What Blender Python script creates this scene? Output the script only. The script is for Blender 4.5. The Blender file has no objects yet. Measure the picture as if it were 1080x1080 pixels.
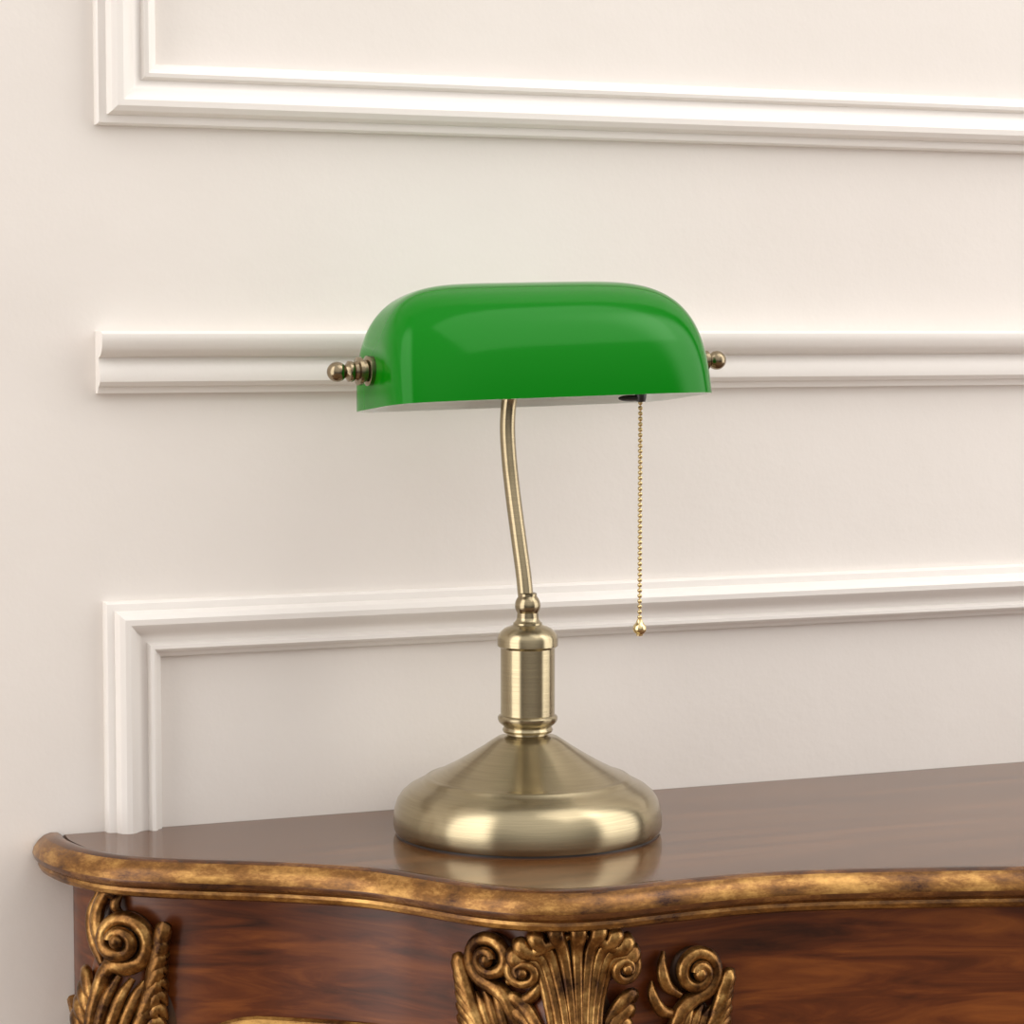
import bpy, bmesh, math, random
from mathutils import Vector, Matrix, Quaternion
random.seed(3)
S=bpy.context.scene
try:
    S.view_settings.view_transform='Standard'
    S.view_settings.look='None'
except Exception: pass
col=S.collection

# ------------------------------------------------------------ helpers
def obj(name,me,parent=None,mats=()):
    o=bpy.data.objects.new(name,me); col.objects.link(o)
    for m in mats: me.materials.append(m)
    if parent: o.parent=parent
    return o
def empty(name,loc=(0,0,0)):
    o=bpy.data.objects.new(name,None); o.location=loc; o.empty_display_size=.05; col.objects.link(o); return o
def mesh(name,V,Fc,smooth=True,ang=40,mi=None):
    me=bpy.data.meshes.new(name); me.from_pydata([tuple(v) for v in V],[],Fc)
    if mi:
        for p_,k in zip(me.polygons,mi): p_.material_index=k
    bm=bmesh.new(); bm.from_mesh(me); bmesh.ops.recalc_face_normals(bm,faces=bm.faces); bm.to_mesh(me); bm.free()
    if smooth:
        for p_ in me.polygons: p_.use_smooth=True
        try: me.set_sharp_from_angle(angle=math.radians(ang))
        except Exception: pass
    me.update(); return me
def lathe(prof,seg=96,axis='Z',org=(0,0,0)):
    V=[];Fc=[];n=len(prof)
    for r,z in prof:
        for k in range(seg):
            t=2*math.pi*k/seg
            a,b=r*math.cos(t),r*math.sin(t)
            v=(a,b,z) if axis=='Z' else (z,a,b)
            V.append((v[0]+org[0],v[1]+org[1],v[2]+org[2]))
    for i in range(n-1):
        for k in range(seg):
            k2=(k+1)%seg
            Fc.append((i*seg+k,i*seg+k2,(i+1)*seg+k2,(i+1)*seg+k))
    Fc.append(tuple(range(seg))); Fc.append(tuple(range((n-1)*seg,n*seg)))
    return V,Fc
def crom(P,n):
    P=[Vector(p) for p in P]; out=[]
    Q=[P[0]*2-P[1]]+P+[P[-1]*2-P[-2]]
    for i in range(1,len(Q)-2):
        a,b,c,d=Q[i-1:i+3]
        for k in range(n):
            t=k/n
            out.append(.5*((2*b)+(c-a)*t+(2*a-5*b+4*c-d)*t*t+(3*b-a-3*c+d)*t**3))
    out.append(P[-1]); return out
def tube(P,R,n=5,seg=10,flat=1.0,up=None):
    """smooth tapered tube through P with radii R; returns verts, faces"""
    D=crom(P,n); RR=[max(.0002,v.x) for v in crom([(r,0,0) for r in R],n)]
    V=[];Fc=[]; N=len(D); prev=None
    for i,pnt in enumerate(D):
        t=(D[min(i+1,N-1)]-D[max(i-1,0)]).normalized()
        if up is not None: a=(up-t*up.dot(t)).normalized()
        else:
            ref=prev if prev else (Vector((0,0,1)) if abs(t.z)<.9 else Vector((1,0,0)))
            a=(ref-t*ref.dot(t)).normalized()
        prev=a; b=t.cross(a)
        for k in range(seg):
            th=2*math.pi*k/seg
            V.append(pnt+a*math.cos(th)*RR[i]*flat+b*math.sin(th)*RR[i])
    for i in range(N-1):
        for k in range(seg):
            k2=(k+1)%seg
            Fc.append((i*seg+k,i*seg+k2,(i+1)*seg+k2,(i+1)*seg+k))
    V.append(D[0]); V.append(D[-1]); a0=len(V)-2
    for k in range(seg):
        Fc.append((a0,(k+1)%seg,k)); Fc.append((a0+1,(N-1)*seg+k,(N-1)*seg+(k+1)%seg))
    return V,Fc
def ball(c,r,seg=12,rings=8,sc=(1,1,1)):
    V=[];Fc=[]
    for i in range(1,rings):
        ph=math.pi*i/rings
        for k in range(seg):
            t=2*math.pi*k/seg
            V.append(Vector((c[0]+r*sc[0]*math.sin(ph)*math.cos(t),c[1]+r*sc[1]*math.sin(ph)*math.sin(t),c[2]+r*sc[2]*math.cos(ph))))
    for i in range(rings-2):
        for k in range(seg):
            k2=(k+1)%seg
            Fc.append((i*seg+k,i*seg+k2,(i+1)*seg+k2,(i+1)*seg+k))
    V.append(Vector((c[0],c[1],c[2]+r*sc[2])));V.append(Vector((c[0],c[1],c[2]-r*sc[2])));a=len(V)-2
    for k in range(seg):
        Fc.append((a,k,(k+1)%seg)); Fc.append((a+1,(rings-2)*seg+(k+1)%seg,(rings-2)*seg+k))
    return V,Fc
class Acc:
    def __init__(s): s.V=[];s.F=[]
    def add(s,vf):
        o=len(s.V); s.V+=list(vf[0]); s.F+=[tuple(i+o for i in f) for f in vf[1]]
def mat(name,base=(.5,.5,.5),rough=.5,metal=0,**kw):
    m=bpy.data.materials.new(name); m.use_nodes=True
    b=m.node_tree.nodes['Principled BSDF']
    b.inputs['Base Color'].default_value=(*base,1); b.inputs['Roughness'].default_value=rough; b.inputs['Metallic'].default_value=metal
    for k,v in kw.items():
        k=k.replace('_',' ')
        if k in b.inputs: b.inputs[k].default_value=v
    return m,m.node_tree,b
def noise_ramp(nt,scale,stops,mapscale=(1,1,1),detail=5,rough=.6,dist=0,rot=(0,0,0)):
    tc=nt.nodes.new('ShaderNodeTexCoord'); mp=nt.nodes.new('ShaderNodeMapping')
    mp.inputs['Scale'].default_value=mapscale; mp.inputs['Rotation'].default_value=rot
    nz=nt.nodes.new('ShaderNodeTexNoise'); nz.inputs['Scale'].default_value=scale; nz.inputs['Detail'].default_value=detail
    nz.inputs['Roughness'].default_value=rough; nz.inputs['Distortion'].default_value=dist
    r=nt.nodes.new('ShaderNodeValToRGB')
    while len(r.color_ramp.elements)<len(stops): r.color_ramp.elements.new(.5)
    for e,(p_,c) in zip(r.color_ramp.elements,stops): e.position=p_; e.color=(*c,1)
    nt.links.new(tc.outputs['Object'],mp.inputs['Vector']); nt.links.new(mp.outputs[0],nz.inputs['Vector']); nt.links.new(nz.outputs['Fac'],r.inputs['Fac'])
    return nz,r
def bump(nt,b,src,strength,dist):
    bp=nt.nodes.new('ShaderNodeBump'); bp.inputs['Strength'].default_value=strength; bp.inputs['Distance'].default_value=dist
    nt.links.new(src,bp.inputs['Height']); nt.links.new(bp.outputs[0],b.inputs['Normal']); return bp

# ------------------------------------------------------------ materials
M_wall,nt,b=mat('wall_paint',(.83,.79,.755),.45)
nz,r=noise_ramp(nt,9,[(.3,(.805,.757,.712)),(.7,(.828,.78,.736))],detail=3)
nt.links.new(r.outputs[0],b.inputs['Base Color'])
nz2,_=noise_ramp(nt,60,[(0,(0,0,0)),(1,(1,1,1))],detail=3); bump(nt,b,nz2.outputs['Fac'],.25,.0015)
M_trim,nt,b=mat('trim_paint',(.835,.795,.755),.33)
nz2,_=noise_ramp(nt,90,[(0,(0,0,0)),(1,(1,1,1))],detail=2); bump(nt,b,nz2.outputs['Fac'],.2,.001)
M_floor,nt,b=mat('floor_wood',(.25,.15,.08),.35)
nz,r=noise_ramp(nt,6,[(.3,(.16,.09,.045)),(.7,(.32,.2,.11))],(1,9,1),dist=.6); nt.links.new(r.outputs[0],b.inputs['Base Color'])

M_top,nt,b=mat('walnut_veneer',(.1,.045,.025),.13)
nz,r=noise_ramp(nt,7,[(.25,(.055,.019,.006)),(.5,(.105,.040,.012)),(.75,(.16,.065,.021))],(.8,9,9),detail=8,dist=.5,rot=(0,0,.1)); nt.links.new(r.outputs[0],b.inputs['Base Color'])
M_apron,nt,b=mat('apron_wood',(.2,.06,.02),.3,IOR=1.42)
nz,r=noise_ramp(nt,9,[(.25,(.018,.004,.001)),(.5,(.11,.025,.005)),(.75,(.24,.068,.012))],(.9,.9,7),detail=8,dist=1.2,rot=(.0,.12,0)); nt.links.new(r.outputs[0],b.inputs['Base Color'])
M_rim,nt,b=mat('gilded_rim',(.4,.22,.06),.27,.5)
nz,r=noise_ramp(nt,20,[(.34,(.045,.014,.004)),(.5,(.24,.105,.022)),(.66,(.60,.33,.09))],(1,1,2.4),detail=7,rough=.75); nt.links.new(r.outputs[0],b.inputs['Base Color'])
M_rimb,nt,b=mat('rim_brown_lacquer',(.2,.08,.02),.22,.15)
nz,r=noise_ramp(nt,16,[(.36,(.03,.009,.0025)),(.54,(.11,.038,.009)),(.74,(.32,.15,.038))],(1,1,2.4),detail=7,rough=.75); nt.links.new(r.outputs[0],b.inputs['Base Color'])
M_gild,nt,b=mat('gilt_carving',(.5,.3,.1),.28,.8)
nz,r=noise_ramp(nt,60,[(.36,(.035,.012,.003)),(.52,(.22,.10,.025)),(.7,(.58,.34,.11))],detail=6,rough=.7)
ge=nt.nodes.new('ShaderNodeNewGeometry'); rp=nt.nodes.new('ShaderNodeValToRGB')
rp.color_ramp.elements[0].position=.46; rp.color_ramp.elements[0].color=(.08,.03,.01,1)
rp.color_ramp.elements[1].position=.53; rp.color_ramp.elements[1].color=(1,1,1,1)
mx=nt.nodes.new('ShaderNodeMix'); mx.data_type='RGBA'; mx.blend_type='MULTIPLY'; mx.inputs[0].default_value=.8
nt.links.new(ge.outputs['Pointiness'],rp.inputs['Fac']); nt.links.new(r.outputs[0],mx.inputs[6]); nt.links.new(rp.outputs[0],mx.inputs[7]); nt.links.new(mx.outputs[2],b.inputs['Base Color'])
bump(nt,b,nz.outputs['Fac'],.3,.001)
M_gdark,nt,b=mat('carving_ground',(.06,.022,.009),.5,.3)
nz,r=noise_ramp(nt,40,[(.3,(.018,.006,.002)),(.7,(.09,.036,.010))]); nt.links.new(r.outputs[0],b.inputs['Base Color'])

def brass(name,c,rough,aniso,axis='Z',rot=.25):
    m,nt,b=mat(name,c,rough,1.0,Anisotropic=aniso,Anisotropic_Rotation=rot)
    tg=nt.nodes.new('ShaderNodeTangent'); tg.direction_type='RADIAL'; tg.axis=axis
    nt.links.new(tg.outputs[0],b.inputs['Tangent'])
    nz,r=noise_ramp(nt,30,[(.3,tuple(x*.88 for x in c)),(.7,tuple(min(1,x*1.08) for x in c))],(1,1,60) if axis=='Z' else (60,1,1),detail=3)
    nt.links.new(r.outputs[0],b.inputs['Base Color'])
    return m
M_brass=brass('antique_brass_brushed',(.41,.345,.22),.25,.78)
M_brass2=brass('antique_brass',(.33,.27,.17),.2,.3)
M_brassk=brass('antique_brass_knob',(.28,.225,.145),.2,.0,'X')
M_gold,_,_=mat('polished_chain_brass',(.72,.58,.32),.22,1)
M_green,nt,b=mat('green_cased_glass',(.0,.19,.006),.12,0,IOR=1.4)
b.inputs['Specular Tint'].default_value=(.55,1,.55,1); b.inputs['Specular IOR Level'].default_value=.42
nz,r=noise_ramp(nt,3,[(.3,(.0,.165,.002)),(.7,(.0,.178,.003))]); nt.links.new(r.outputs[0],b.inputs['Base Color'])
M_opal,nt,b=mat('white_opal_glass',(.87,.90,.85),.2)
M_rimg,nt,b=mat('shade_edge_glass',(.5,.62,.5),.1)
M_black,_,_=mat('black_switch_plastic',(.015,.015,.015),.35)
M_bulb,_,_=mat('frosted_bulb',(.85,.85,.82),.25)

# ------------------------------------------------------------ room
WY=-.021; KW=(1.717+WY)/1.717
wx=lambda x:-.668+(x+.668)*KW
wz=lambda z:1.14+(z-1.14)*KW
def box(name,lo,hi,m):
    V=[(x,y,z) for x in (lo[0],hi[0]) for y in (lo[1],hi[1]) for z in (lo[2],hi[2])]
    Fc=[(0,1,3,2),(4,6,7,5),(0,4,5,1),(2,3,7,6),(0,2,6,4),(1,5,7,3)]
    return obj(name,mesh(name,V,Fc,False),None,[m])
box('wall_back',(-2.2,WY,0),(3.0,.12,2.7),M_wall)
box('floor',(-2.2,-3.4,-.08),(3.0,.12,0),M_floor)
PR=[(0,-.001),(0,.0055),(.0015,.0075),(.0045,.0085),(.0065,.0085),(.0072,.0115),(.009,.0145),(.0125,.0165),(.0165,.0165),(.020,.0145),(.0235,.0105),
    (.027,.0085),(.0305,.0078),(.031,.0095),(.0325,.0115),(.035,.012),(.037,.0105),(.0378,.0075),(.0395,.0068),(.0412,.0055),(.042,.003),(.042,-.001)]
def frame(name,x0,x1,z0,z1,w=.042):
    V=[];Fc=[];k=w/.042*KW;n=len(PR)
    x0,x1,z0,z1=wx(x0),wx(x1),wz(z0),wz(z1)
    for s,h in PR:
        s*=k; y=WY-h
        V+=[(x0+s,y,z0+s),(x1-s,y,z0+s),(x1-s,y,z1-s),(x0+s,y,z1-s)]
    for i in range(n-1):
        for c in range(4):
            c2=(c+1)%4
            Fc.append((i*4+c,i*4+c2,(i+1)*4+c2,(i+1)*4+c))
    obj(name,mesh(name,V,Fc,True,28),None,[M_trim])
RP=[(0,-.001),(0,.006),(.003,.007),(.0045,.0075),(.005,.010),(.008,.0125),(.013,.013),(.018,.0115),(.0225,.0095),(.0245,.0095),(.025,.0125),(.0265,.0155),(.0285,.0175),(.031,.019),(.035,.020),(.038,.0205),(.0405,.020),(.042,.0175),(.0423,.0145),(.0423,-.001)]
def rail(name,x0,x1,z0):
    V=[];n=len(RP)
    for x in (wx(x0),wx(x1)):
        V+=[(x,WY-h,wz(z0+s)) for s,h in RP]
    Fc=[(i,i+1,n+i+1,n+i) for i in range(n-1)]+[tuple(range(n)),tuple(range(n,2*n))]
    obj(name,mesh(name,V,Fc,True,28),None,[M_trim])
k=1
for (x0,x1) in ((-.262,1.16),(-1.80,-.42),(1.32,2.9)):
    frame('trim_%d'%k,x0,x1,1.278,2.42); k+=1
    rail('trim_%d'%k,x0-.001,x1+.001,1.097); k+=1
    frame('trim_%d'%k,x0+.002,x1-.002,.22,.9545,.0395); k+=1
box('baseboard_back',(-2.2,WY-.018,0),(3.0,WY,.14),M_trim)

# ------------------------------------------------------------ console table
table=empty('console_table',(.45,-.2,0))
def tobj(name,me,mats):
    o=obj(name,me,table,mats); o.matrix_parent_inverse=Matrix.Translation((-.45,.2,0)); return o
TZ=.80
half=[(-.2936,-.022),(-.2942,-.045),(-.2875,-.078),(-.2700,-.109),(-.2373,-.1345),(-.1835,-.1669),(-.1370,-.2035),(-.1120,-.2390),(-.0885,-.2780),(-.0640,-.3020),(-.0340,-.3115),(.0172,-.3090),(.0695,-.3088),(.119,-.3171),(.185,-.3370),(.247,-.3578),(.33,-.383),(.40,-.397)]
full=half+[(.45,-.401)]+[(.9-x,y) for x,y in reversed(half)]
C0=[Vector((v.x,v.y)) for v in crom([(x,y,0) for x,y in full],12)]
for _ in range(3):
    C0=[C0[0]]+[(C0[i-1]+C0[i]*2+C0[i+1])/4 for i in range(1,len(C0)-1)]+[C0[-1]]
NN=[]
for i in range(len(C0)):
    t=(C0[min(i+1,len(C0)-1)]-C0[max(i-1,0)]).normalized(); NN.append(Vector((t.y,-t.x)))
NN[0]=Vector((-1,0));NN[-1]=Vector((1,0))
def off(d):
    out=[c+n*d for c,n in zip(C0,NN)]
    out[0]=Vector((out[0].x,-.022)); out[-1]=Vector((out[-1].x,-.022))
    return out
prof=[(-.0005,TZ),(.0002,TZ-.0012),(.0012,TZ-.0012),(.002,TZ+.0005),(.0045,TZ+.002),(.009,TZ+.0022),(.0135,TZ+.0008),(.0175,TZ-.0025),(.0205,TZ-.0065),(.0215,TZ-.0105),(.0205,TZ-.0138),(.0180,TZ-.0155),(.0172,TZ-.0165),(.0178,TZ-.0185),(.0168,TZ-.0212),(.0135,TZ-.0228),(.006,TZ-.0235),(-.02,TZ-.0235)]
V=[];Fc=[];mi=[];n=len(C0)
for d,z in prof: V+=[(q.x,q.y,z) for q in off(d)]
for j in range(len(prof)-1):
    for i in range(n-1):
        i2=i+1
        Fc.append((j*n+i,j*n+i2,(j+1)*n+i2,(j+1)*n+i)); mi.append(2 if j<2 else (3 if (j<6 or 9<=j<12) else 1))
Fc.append(tuple(j*n for j in range(len(prof)))+tuple(j*n+n-1 for j in reversed(range(len(prof))))); mi.append(3)
Fc.append(tuple(range(n))); mi.append(0)
Fc.append(tuple(range((len(prof)-1)*n,len(prof)*n))); mi.append(3)
tobj('table_top',mesh('table_top',V,Fc,True,35,mi),[M_top,M_rim,M_gdark,M_rimb])
# apron
AP=off(-.006)
cum=[0]
for i in range(1,n): cum.append(cum[-1]+(AP[i]-AP[i-1]).length)
L=cum[-1]
def near(x,y):
    q=Vector((x,y)); return cum[min(range(n),key=lambda i:(AP[i]-q).length)]
def P(s,z,d=0):
    s=max(0,min(L,s))
    lo=0
    for i in range(n-1):
        if cum[i+1]>=s: lo=i;break
    t=(s-cum[lo])/max(1e-9,cum[lo+1]-cum[lo])
    q=AP[lo].lerp(AP[lo+1],t); m=NN[lo].lerp(NN[lo+1],t).normalized()
    return Vector((q.x+m.x*d,q.y+m.y*d,z))
def Nrm(s):
    a=P(s,0,0);b_=P(s,0,1); return (b_-a).normalized()
legs_xy=[(-.280,-.093),(-.048,-.305)]
sl=[near(*q) for q in legs_xy]; sl+= [L-s for s in reversed(sl)]
def zbot(s):
    d=min(abs(s-q) for q in sl)
    u=min(1,d/.10); u=u*u*(3-2*u)
    return .655+.037*u-(.012*math.cos((s-L/2)/.12)+.012 if abs(s-L/2)<.35 else 0)
V=[];Fc=[];NS=420
for i in range(NS+1):
    s=L*i/NS; zb=zbot(s)
    for (d,z) in [(0,TZ-.022),(0,zb+.012),(0,zb),(-.016,zb),(-.016,TZ-.022)]:
        V.append(P(s,z,d))
for i in range(NS):
    for j in range(5):
        j2=(j+1)%5; Fc.append((i*5+j,i*5+j2,(i+1)*5+j2,(i+1)*5+j))
Fc.append((0,1,2,3,4)); Fc.append(tuple(NS*5+j for j in range(5)))
tobj('apron',mesh('apron',V,Fc,True,40),[M_apron])
A=Acc()
pts=[P(L*i/200,zbot(L*i/200)+.002,.001) for i in range(201)]
A.add(tube(pts,[.0042]*201,1,8))
tobj('apron_bead',mesh('apron_bead',A.V,A.F),[M_rim])
tobj('back_rail',mesh('back_rail',*[( [(x,y,z) for x in (-.285,1.185) for y in (-.04,-.023) for z in (.70,.777)]),[(0,1,3,2),(4,6,7,5),(0,4,5,1),(2,3,7,6),(0,2,6,4),(1,5,7,3)]],smooth=False),[M_apron])
LEGP=[(-.028,.776),(-.022,.735),(-.012,.69),(-.012,.62),(-.028,.50),(-.044,.34),(-.048,.20),(-.040,.09),(-.022,.035),(-.004,.016),(.010,.018)]
LEGR=[.026,.028,.030,.029,.023,.0175,.015,.015,.017,.016,.010]
for i,s in enumerate(sl):
    m=Nrm(s); m=Vector((m.x,m.y,0)); o=P(s,0,0)
    A=Acc(); A.add(tube([o+m*d+Vector((0,0,z)) for d,z in LEGP],LEGR,6,20))
    tobj('leg_%d'%(i+1),mesh('leg',A.V,A.F),[M_apron])
for i,x in enumerate((-.262,1.162)):
    A=Acc(); A.add(tube([(x,-.058,.776),(x,-.058,.5),(x,-.058,.2),(x,-.058,.003)],[.017,.016,.014,.015],4,16))
    tobj('back_leg_%d'%(i+1),mesh('back_leg',A.V,A.F),[M_apron])
def legd(s,z):
    """how far the cabriole knee stands proud of the apron at (s,z)"""
    u=min(abs(s-q) for q in sl); z=min(z,.7759)
    for (o0,z0),(o1,z1),r0,r1 in zip(LEGP,LEGP[1:],LEGR,LEGR[1:]):
        if z1<=z<=z0:
            t=(z0-z)/(z0-z1); o_=o0+(o1-o0)*t; r_=r0+(r1-r0)*t
            return max(0,o_+math.sqrt(max(0,r_*r_-u*u)))
    return 0

# ---- carved ornaments, in apron coordinates (s along apron, z up, d outward), millimetres
def carve(name,s0,z0,build,mir=False):
    A=Acc();B=Acc()
    sg=-1 if mir else 1
    def Q(u,v,d):
        s=s0+sg*u/1000; z=z0+v/1000
        return P(s,z,d/1000+legd(s,z))
    def lobe(pts,rad,fl=.8,n=5):
        ww=[Q(*q) for q in pts]; A.add(tube(ww,[r_/1000 for r_ in rad],n,12,fl,Nrm(s0+sg*pts[0][0]/1000)))
    def volute(cu,cv,R0,R1,turns,a0,dirn,w0,w1,d0,d1,tail=None):
        N=int(turns*14); pts=[];rad=[]
        if tail:
            for t in tail: pts.append(t[:3]); rad.append(t[3])
        for i in range(N+1):
            t=i/N; a=a0+dirn*turns*2*math.pi*t; R=R0+(R1-R0)*t**.8
            pts.append((cu+R*math.cos(a),cv+R*math.sin(a),d0+(d1-d0)*t)); rad.append(w0+(w1-w0)*t)
        lobe(pts,rad,1.0,2)
        A.add(ball(Q(cu,cv,d1),w1*1.5/1000,14,10))
    def ground(cu,cv,ru,rv,d):
        V=[];Fc=[];sg_=36
        V.append(Q(cu,cv,d))
        K=(.2,.4,.6,.8,.92,1.0,1.0)
        for j,k_ in enumerate(K):
            for i in range(sg_):
                t=2*math.pi*i/sg_; dd=d*math.sqrt(max(0,1-k_*k_)) if j<len(K)-1 else -5
                V.append(Q(cu+ru*k_*math.cos(t),cv+rv*k_*math.sin(t),dd))
        for i in range(sg_): Fc.append((0,1+i,1+(i+1)%sg_))
        for j in range(len(K)-1):
            for i in range(sg_):
                a=1+j*sg_; Fc.append((a+i,a+(i+1)%sg_,a+sg_+(i+1)%sg_,a+sg_+i))
        B.add((V,Fc))
    build(lobe,volute,ground)
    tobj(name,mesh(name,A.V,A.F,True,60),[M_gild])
    tobj(name+'_ground',mesh(name+'_g',B.V,B.F,True,60),[M_gdark])
def shell(lobe,volute,ground):
    ground(0,-24,34,20,5)
    ground(0,-66,26,34,3)
    for k in range(-4,5):
        a=k*.36
        x1=34*math.sin(a*.95); z1=-26+24*math.cos(a*.9)
        if k==0: z1-=1
        lobe([(k*2.8,-84,3),(k*3.6,-52,5),(x1*.62,-30+(z1+30)*.45,8),(x1*.92,z1-3,12),(x1*1.03,z1+2,11),(x1*1.08,z1+1,5)],[1.8,2.8,3.8,5.3,5.3,2.4])
    for sg in (-1,1):
        volute(sg*28,-28,10.5,2.8,1.4,math.pi/2,-sg,4.0,2.4,9,15,tail=[(sg*4,-6,8,2.4),(sg*13,-10,10,3.6),(sg*21,-15,10,4)])
        for j in range(5):
            lobe([(sg*(10-j),-86-j*8,3),(sg*(18-j*1.5),-66-j*8,5),(sg*(28-j*2),-51-j*9,7),(sg*(36-j*2),-46-j*9,7),(sg*(39-j*2),-52-j*9,4)],[1.8,3.8,4.8,4.2,1.6])
def cscroll(lobe,volute,ground):
    ground(0,0,15,15,4); ground(0,-44,17,28,4)
    volute(0,0,17,3.5,1.7,-math.pi/2,1,5.4,3.0,5,13,tail=[(-20,-66,3,2.6),(-17,-44,5,4.2),(-10,-24,6,5.4)])
    for j in range(3):
        lobe([(-13+j*4,-84,3),(-11+j*5,-54,5),(-6+j*6,-32,6),(-1+j*7,-21-j*1.5,4)],[1.8,3.2,3.6,2.0])
    for j in range(6):
        lobe([(-12+j*1.6,-80+j*3,3),(0+j*2.6,-60+j*6,7),(11+j*1.9,-46+j*7,8),(20+j*.8,-40+j*7.4,7),(24+j*.3,-48+j*8.0,3)],[1.6,4.2,5.4,4.6,1.6])
    lobe([(-10,-14,5),(-20,-7,7),(-24,4,7),(-21,14,3)],[2.4,4,3.8,1.6])
    lobe([(-12,-26,5),(-24,-22,7),(-30,-12,6),(-29,-4,3)],[2.4,4,3.6,1.6])
def cornerleaf(lobe,volute,ground):
    ground(0,0,17,17,4); ground(2,-62,30,42,3)
    volute(0,0,19.5,4,1.8,-math.pi*.62,1,6.2,3.4,6,17,tail=[(-16,-84,3,3),(-15,-58,4,5),(-12,-34,5,6)])
    for j in range(4):
        lobe([(-10+j*3,-104,3),(-10+j*5.5,-66,5),(-6+j*6.5,-40,7),(-2+j*7,-24-j*2,5)],[2,4,4.4,2.4])
    for j in range(9):
        lobe([(-10+j*1.8,-106+j*5,3),(2+j*2.0,-84+j*7.6,6),(11+j*1.6,-69+j*8.6,8),(21+j*.7,-62+j*9.0,8),(26-j*.1,-70+j*9.2,4)],[1.8,4.8,6.2,5.4,2])
    for j in range(6):
        lobe([(-12,-48-j*8,3),(-20-j,-34-j*8.5,7),(-29-j,-26-j*9.5,7),(-34-j,-36-j*9.5,3)],[2,4.8,5,1.8])
    lobe([(-8,-14,6),(-18,2,9),(-21,16,9),(-15,27,7),(-8,24,4)],[2.8,5,5,4,1.8])
    lobe([(-14,-18,5),(-25,-4,8),(-29,12,8),(-26,27,4)],[2.4,4.2,4.4,2.2])
    lobe([(-4,14,5),(-8,21,7),(-5,29,4)],[2.2,4,2])
sc=near(-.0435,-.31)
carve('carved_shell_1',sc,.778,shell)
carve('carved_shell_2',L-sc,.778,shell,True)
s1=near(-.0868,-.280); s2=near(.038,-.309)
carve('carved_scroll_1',s1,.755,cscroll,True)
carve('carved_scroll_2',s2,.741,cscroll,False)
carve('carved_scroll_3',L-s1,.755,cscroll,False)
carve('carved_scroll_4',L-s2,.741,cscroll,True)
s3=near(-.268,-.104)
carve('carved_acanthus_1',s3,.746,cornerleaf,False)
carve('carved_acanthus_2',L-s3,.746,cornerleaf,True)

# ------------------------------------------------------------ banker's lamp
lamp=empty('bankers_desk_lamp',(0,-.132,TZ)); lamp.rotation_euler=(0,0,math.radians(.5))
def lobj(name,vf,mats,ang=32,mi=None):
    return obj(name,mesh(name,vf[0],vf[1],True,ang,mi),lamp,mats)
base=[(.001,.0005),(.088,.0005),(.0895,.0012),(.0905,.003),(.0912,.006),(.0911,.012),(.0902,.0175),(.0884,.0228),(.0855,.0272),(.0810,.0310),(.0752,.0341),(.0712,.0360),(.0700,.0374),(.0685,.0384),(.0665,.0387),(.0655,.0391),(.060,.0416),(.050,.0467),(.040,.0525),(.0305,.0584),(.0245,.0625),(.0205,.0650),(.0185,.0655),(.0155,.0660)]
lobj('weighted_base',lathe(base,160),[M_brass])
lobj('felt_pad',lathe([(.0005,.0),(.0893,.0),(.0893,.0012),(.0005,.0012)],96),[M_black])
colm=[(.0155,.0655),(.0140,.0668),(.0140,.0680),(.0165,.0685),(.0172,.0700),(.0165,.0715),(.0160,.0722),(.0180,.0738),(.0196,.0755),(.0203,.0772),(.0203,.0788),(.0195,.0798),(.0184,.0803),(.0184,.1255),(.0192,.1262),(.0205,.1272),(.0205,.1322),(.0200,.1345),(.0185,.1365),(.0160,.1388),(.0130,.1402),(.0105,.1410),(.0098,.1416),(.0098,.1428),(.0088,.1434),(.0078,.1448),(.0074,.1462)]
lobj('column',lathe(colm,128),[M_brass])
kn=[(.0074,.1455)]+[(.0087*math.sin(t),.1545-.0087*math.cos(t)) for t in [math.radians(x) for x in range(55,135,8)]]+[(.0062,.1608),(.0062,.1625),(.0052,.1632)]
lobj('swivel_knuckle',lathe(kn,64),[M_brass2])
arm=[(-.001,.001,.160),(-.0015,.004,.176),(-.0025,.010,.200),(-.003,.018,.227),(-.003,.025,.252),(-.003,.028,.275),(-.002,.026,.296),(-.001,.018,.315),(0,.005,.328),(0,-.010,.332)]
lobj('curved_arm',tube(arm,[.0053]*len(arm),10,24),[M_brass2])

SH=Matrix.Translation((-.0018,-.016,.2918))@Matrix.Rotation(math.radians(-1.3),4,'Y')@Matrix.Rotation(math.radians(-5.2),4,'X')
def shade_grid(Lx,Dy,H,nl=44,seg=160):
    V=[]
    for i in range(nl+1):
        t=math.sin(math.pi/2*(i/nl)); t=min(t,.99995)
        x=Lx*(1-t**3.4)**.2; y=Dy*(1-t**2.4)**.5
        e=2/(5.5-2.0*t)
        for k in range(seg):
            a=2*math.pi*k/seg; c,s=math.cos(a),math.sin(a)
            V.append(Vector((math.copysign(abs(c)**e,c)*x,math.copysign(abs(s)**e,s)*y,H*t)))
    return V
nl,seg=44,160
Vo=shade_grid(.1145,.058,.080); Vi=shade_grid(.1115,.055,.077)
V=[SH@v for v in Vo]+[SH@v for v in Vi]; Fc=[];mi=[]
o2=(nl+1)*seg
for i in range(nl):
    for k in range(seg):
        k2=(k+1)%seg
        Fc.append((i*seg+k,i*seg+k2,(i+1)*seg+k2,(i+1)*seg+k)); mi.append(0)
        Fc.append((o2+i*seg+k,o2+(i+1)*seg+k,o2+(i+1)*seg+k2,o2+i*seg+k2)); mi.append(1)
for k in range(seg):
    k2=(k+1)%seg; Fc.append((k,o2+k,o2+k2,k2)); mi.append(2)
Fc.append(tuple(nl*seg+k for k in range(seg))); mi.append(0)
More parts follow.
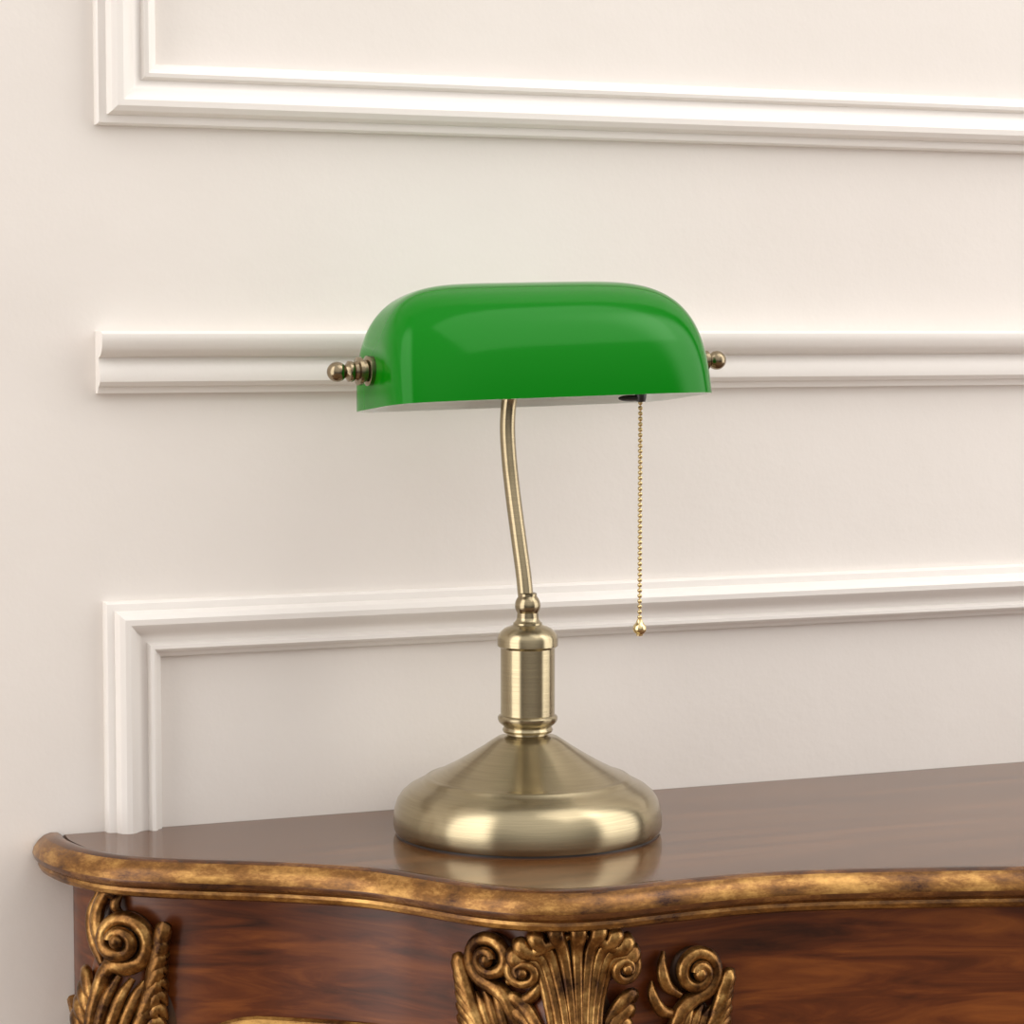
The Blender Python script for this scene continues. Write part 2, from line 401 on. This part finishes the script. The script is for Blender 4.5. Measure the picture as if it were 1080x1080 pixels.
Fc.append(tuple(o2+nl*seg+k for k in range(seg))); mi.append(1)
lobj('glass_shade',(V,Fc),[M_green,M_opal,M_rimg],50,mi)
kp=[(.0005,-.003),(.0095,-.003),(.0098,.0005),(.0098,.0030),(.0085,.0038),(.0072,.0042),(.0072,.0065),(.0092,.0072),(.0092,.0095),(.0070,.0102),(.0060,.0120),(.0068,.0136),(.0068,.0158),(.0048,.0170),(.0042,.0180)]
kp+=[(.0066*math.sin(t),.0234-.0066*math.cos(t)) for t in [math.radians(x) for x in range(42,178,12)]]+[(.0003,.0300)]
for nm,sg in (('left',-1),('right',1)):
    v,f=lathe([(r_,z_) for r_,z_ in kp],40,'X')
    v=[SH@Vector((sg*(.1142+q[0]),q[1],q[2]+.0245)) for q in v]
    lobj('shade_knob_'+nm,(v,f),[M_brassk])
A=Acc()
A.add(tube([SH@Vector(q) for q in [(-.112,0,.0245),(-.108,0,.030),(-.100,0,.046),(-.086,0,.052),(0,0,.053),(.086,0,.052),(.100,0,.046),(.108,0,.030),(.112,0,.0245)]],[.0025]*9,6,10))
lobj('shade_bracket',(A.V,A.F),[M_brass2])
v,f=lathe([(.0005,0),(.014,0),(.0165,.004),(.0165,.050),(.013,.058),(.006,.060),(.0005,.060)],40,'X')
lobj('bulb_socket',([SH@Vector((q[0]+.022,q[1]-.004,q[2]+.024)) for q in v],f),[M_brass2])
v,f=lathe([(.0005,-.075),(.008,-.073),(.014,-.068),(.0165,-.06),(.0165,-.02),(.013,-.008),(.012,0),(.0005,0)],40,'X')
lobj('tube_bulb',([SH@Vector((q[0]+.022,q[1]-.004,q[2]+.024)) for q in v],f),[M_bulb])
# pull chain
cx,cy=.0655,-.038
A=Acc(); A.add(tube([(cx,-.020,.312),(cx,-.032,.306),(cx,cy,.2985),(cx,cy,.2925)],[.0045,.0045,.0042,.0035],5,14))
A.add(ball((cx-.006,cy+.002,.2945),.005,14,8,(1.9,1,.45)))
lobj('chain_switch',(A.V,A.F),[M_black])
A=Acc(); z=.2915
while z>.146:
    A.add(ball((cx,cy,z),.00165,10,8)); z-=.0036
A.add(tube([(cx,cy,.294),(cx,cy,.22),(cx,cy,.146)],[.0004]*3,1,6))
lobj('pull_chain',(A.V,A.F),[M_gold])
v,f=lathe([(.0003,.1465),(.0018,.146),(.0022,.1445),(.0030,.1432),(.0042,.1420),(.0047,.1400),(.0043,.1380),(.0030,.1366),(.0024,.1362),(.0022,.1350),(.0003,.1346)],32)
lobj('chain_pull',([(q[0]+cx,q[1]+cy,q[2]) for q in v],f),[M_gold])

# ------------------------------------------------------------ lights
def area(name,loc,tgt,sx,sy,e,c):
    l=bpy.data.lights.new(name,'AREA'); l.shape='RECTANGLE'; l.size=sx; l.size_y=sy; l.energy=e; l.color=c
    o=bpy.data.objects.new(name,l); col.objects.link(o); o.location=loc
    o.rotation_euler=(Vector(tgt)-Vector(loc)).to_track_quat('-Z','Y').to_euler(); return o
area('softbox_high',(.9,-1.3,3.3),(0,-.1,1.0),1.8,1.8,16,(1,.965,.93))
W=bpy.data.worlds.new('studio_environment'); S.world=W; W.use_nodes=True
nt=W.node_tree; bg=nt.nodes['Background']
tc=nt.nodes.new('ShaderNodeTexCoord')
hm=nt.nodes.new('ShaderNodeVectorMath'); hm.operation='MULTIPLY'; hm.inputs[1].default_value=(1,1,.25)
hn=nt.nodes.new('ShaderNodeVectorMath'); hn.operation='NORMALIZE'
nt.links.new(tc.outputs['Generated'],hm.inputs[0]); nt.links.new(hm.outputs[0],hn.inputs[0])
def lobe_w(d,lo,hi,gain,strip=False):
    d=Vector(d).normalized()
    vm=nt.nodes.new('ShaderNodeVectorMath'); vm.operation='DOT_PRODUCT'; vm.inputs[1].default_value=d
    nt.links.new(hn.outputs[0] if strip else tc.outputs['Generated'],vm.inputs[0])
    mr=nt.nodes.new('ShaderNodeMapRange'); mr.interpolation_type='SMOOTHSTEP'
    mr.inputs['From Min'].default_value=lo; mr.inputs['From Max'].default_value=hi; mr.inputs['To Min'].default_value=0; mr.inputs['To Max'].default_value=gain
    nt.links.new(vm.outputs['Value'],mr.inputs['Value']); return mr.outputs['Result']
def add(a,b_):
    m=nt.nodes.new('ShaderNodeMath'); m.operation='ADD'
    for i,x in enumerate((a,b_)):
        if isinstance(x,float): m.inputs[i].default_value=x
        else: nt.links.new(x,m.inputs[i])
    return m.outputs[0]
tot=add(.05,lobe_w((-.97,-.24,.04),.90,.97,3.0,True))
tot=add(tot,lobe_w((.90,-.44,.04),.90,.97,2.8,True))
tot=add(tot,lobe_w((-.1,-.62,.8),.25,1.0,1.08))
bg.inputs[0].default_value=(1,.965,.93,1)
nt.links.new(tot,bg.inputs[1])

# ------------------------------------------------------------ camera
cam=bpy.data.cameras.new('camera'); cam.lens=90; cam.sensor_width=36; cam.sensor_fit='HORIZONTAL'
co=bpy.data.objects.new('camera',cam); col.objects.link(co)
co.location=(-.668,-1.717,1.14)
co.rotation_euler=(math.pi/2-math.atan(192/2700),0,-math.radians(22.5))
cam.clip_start=.05
S.camera=co
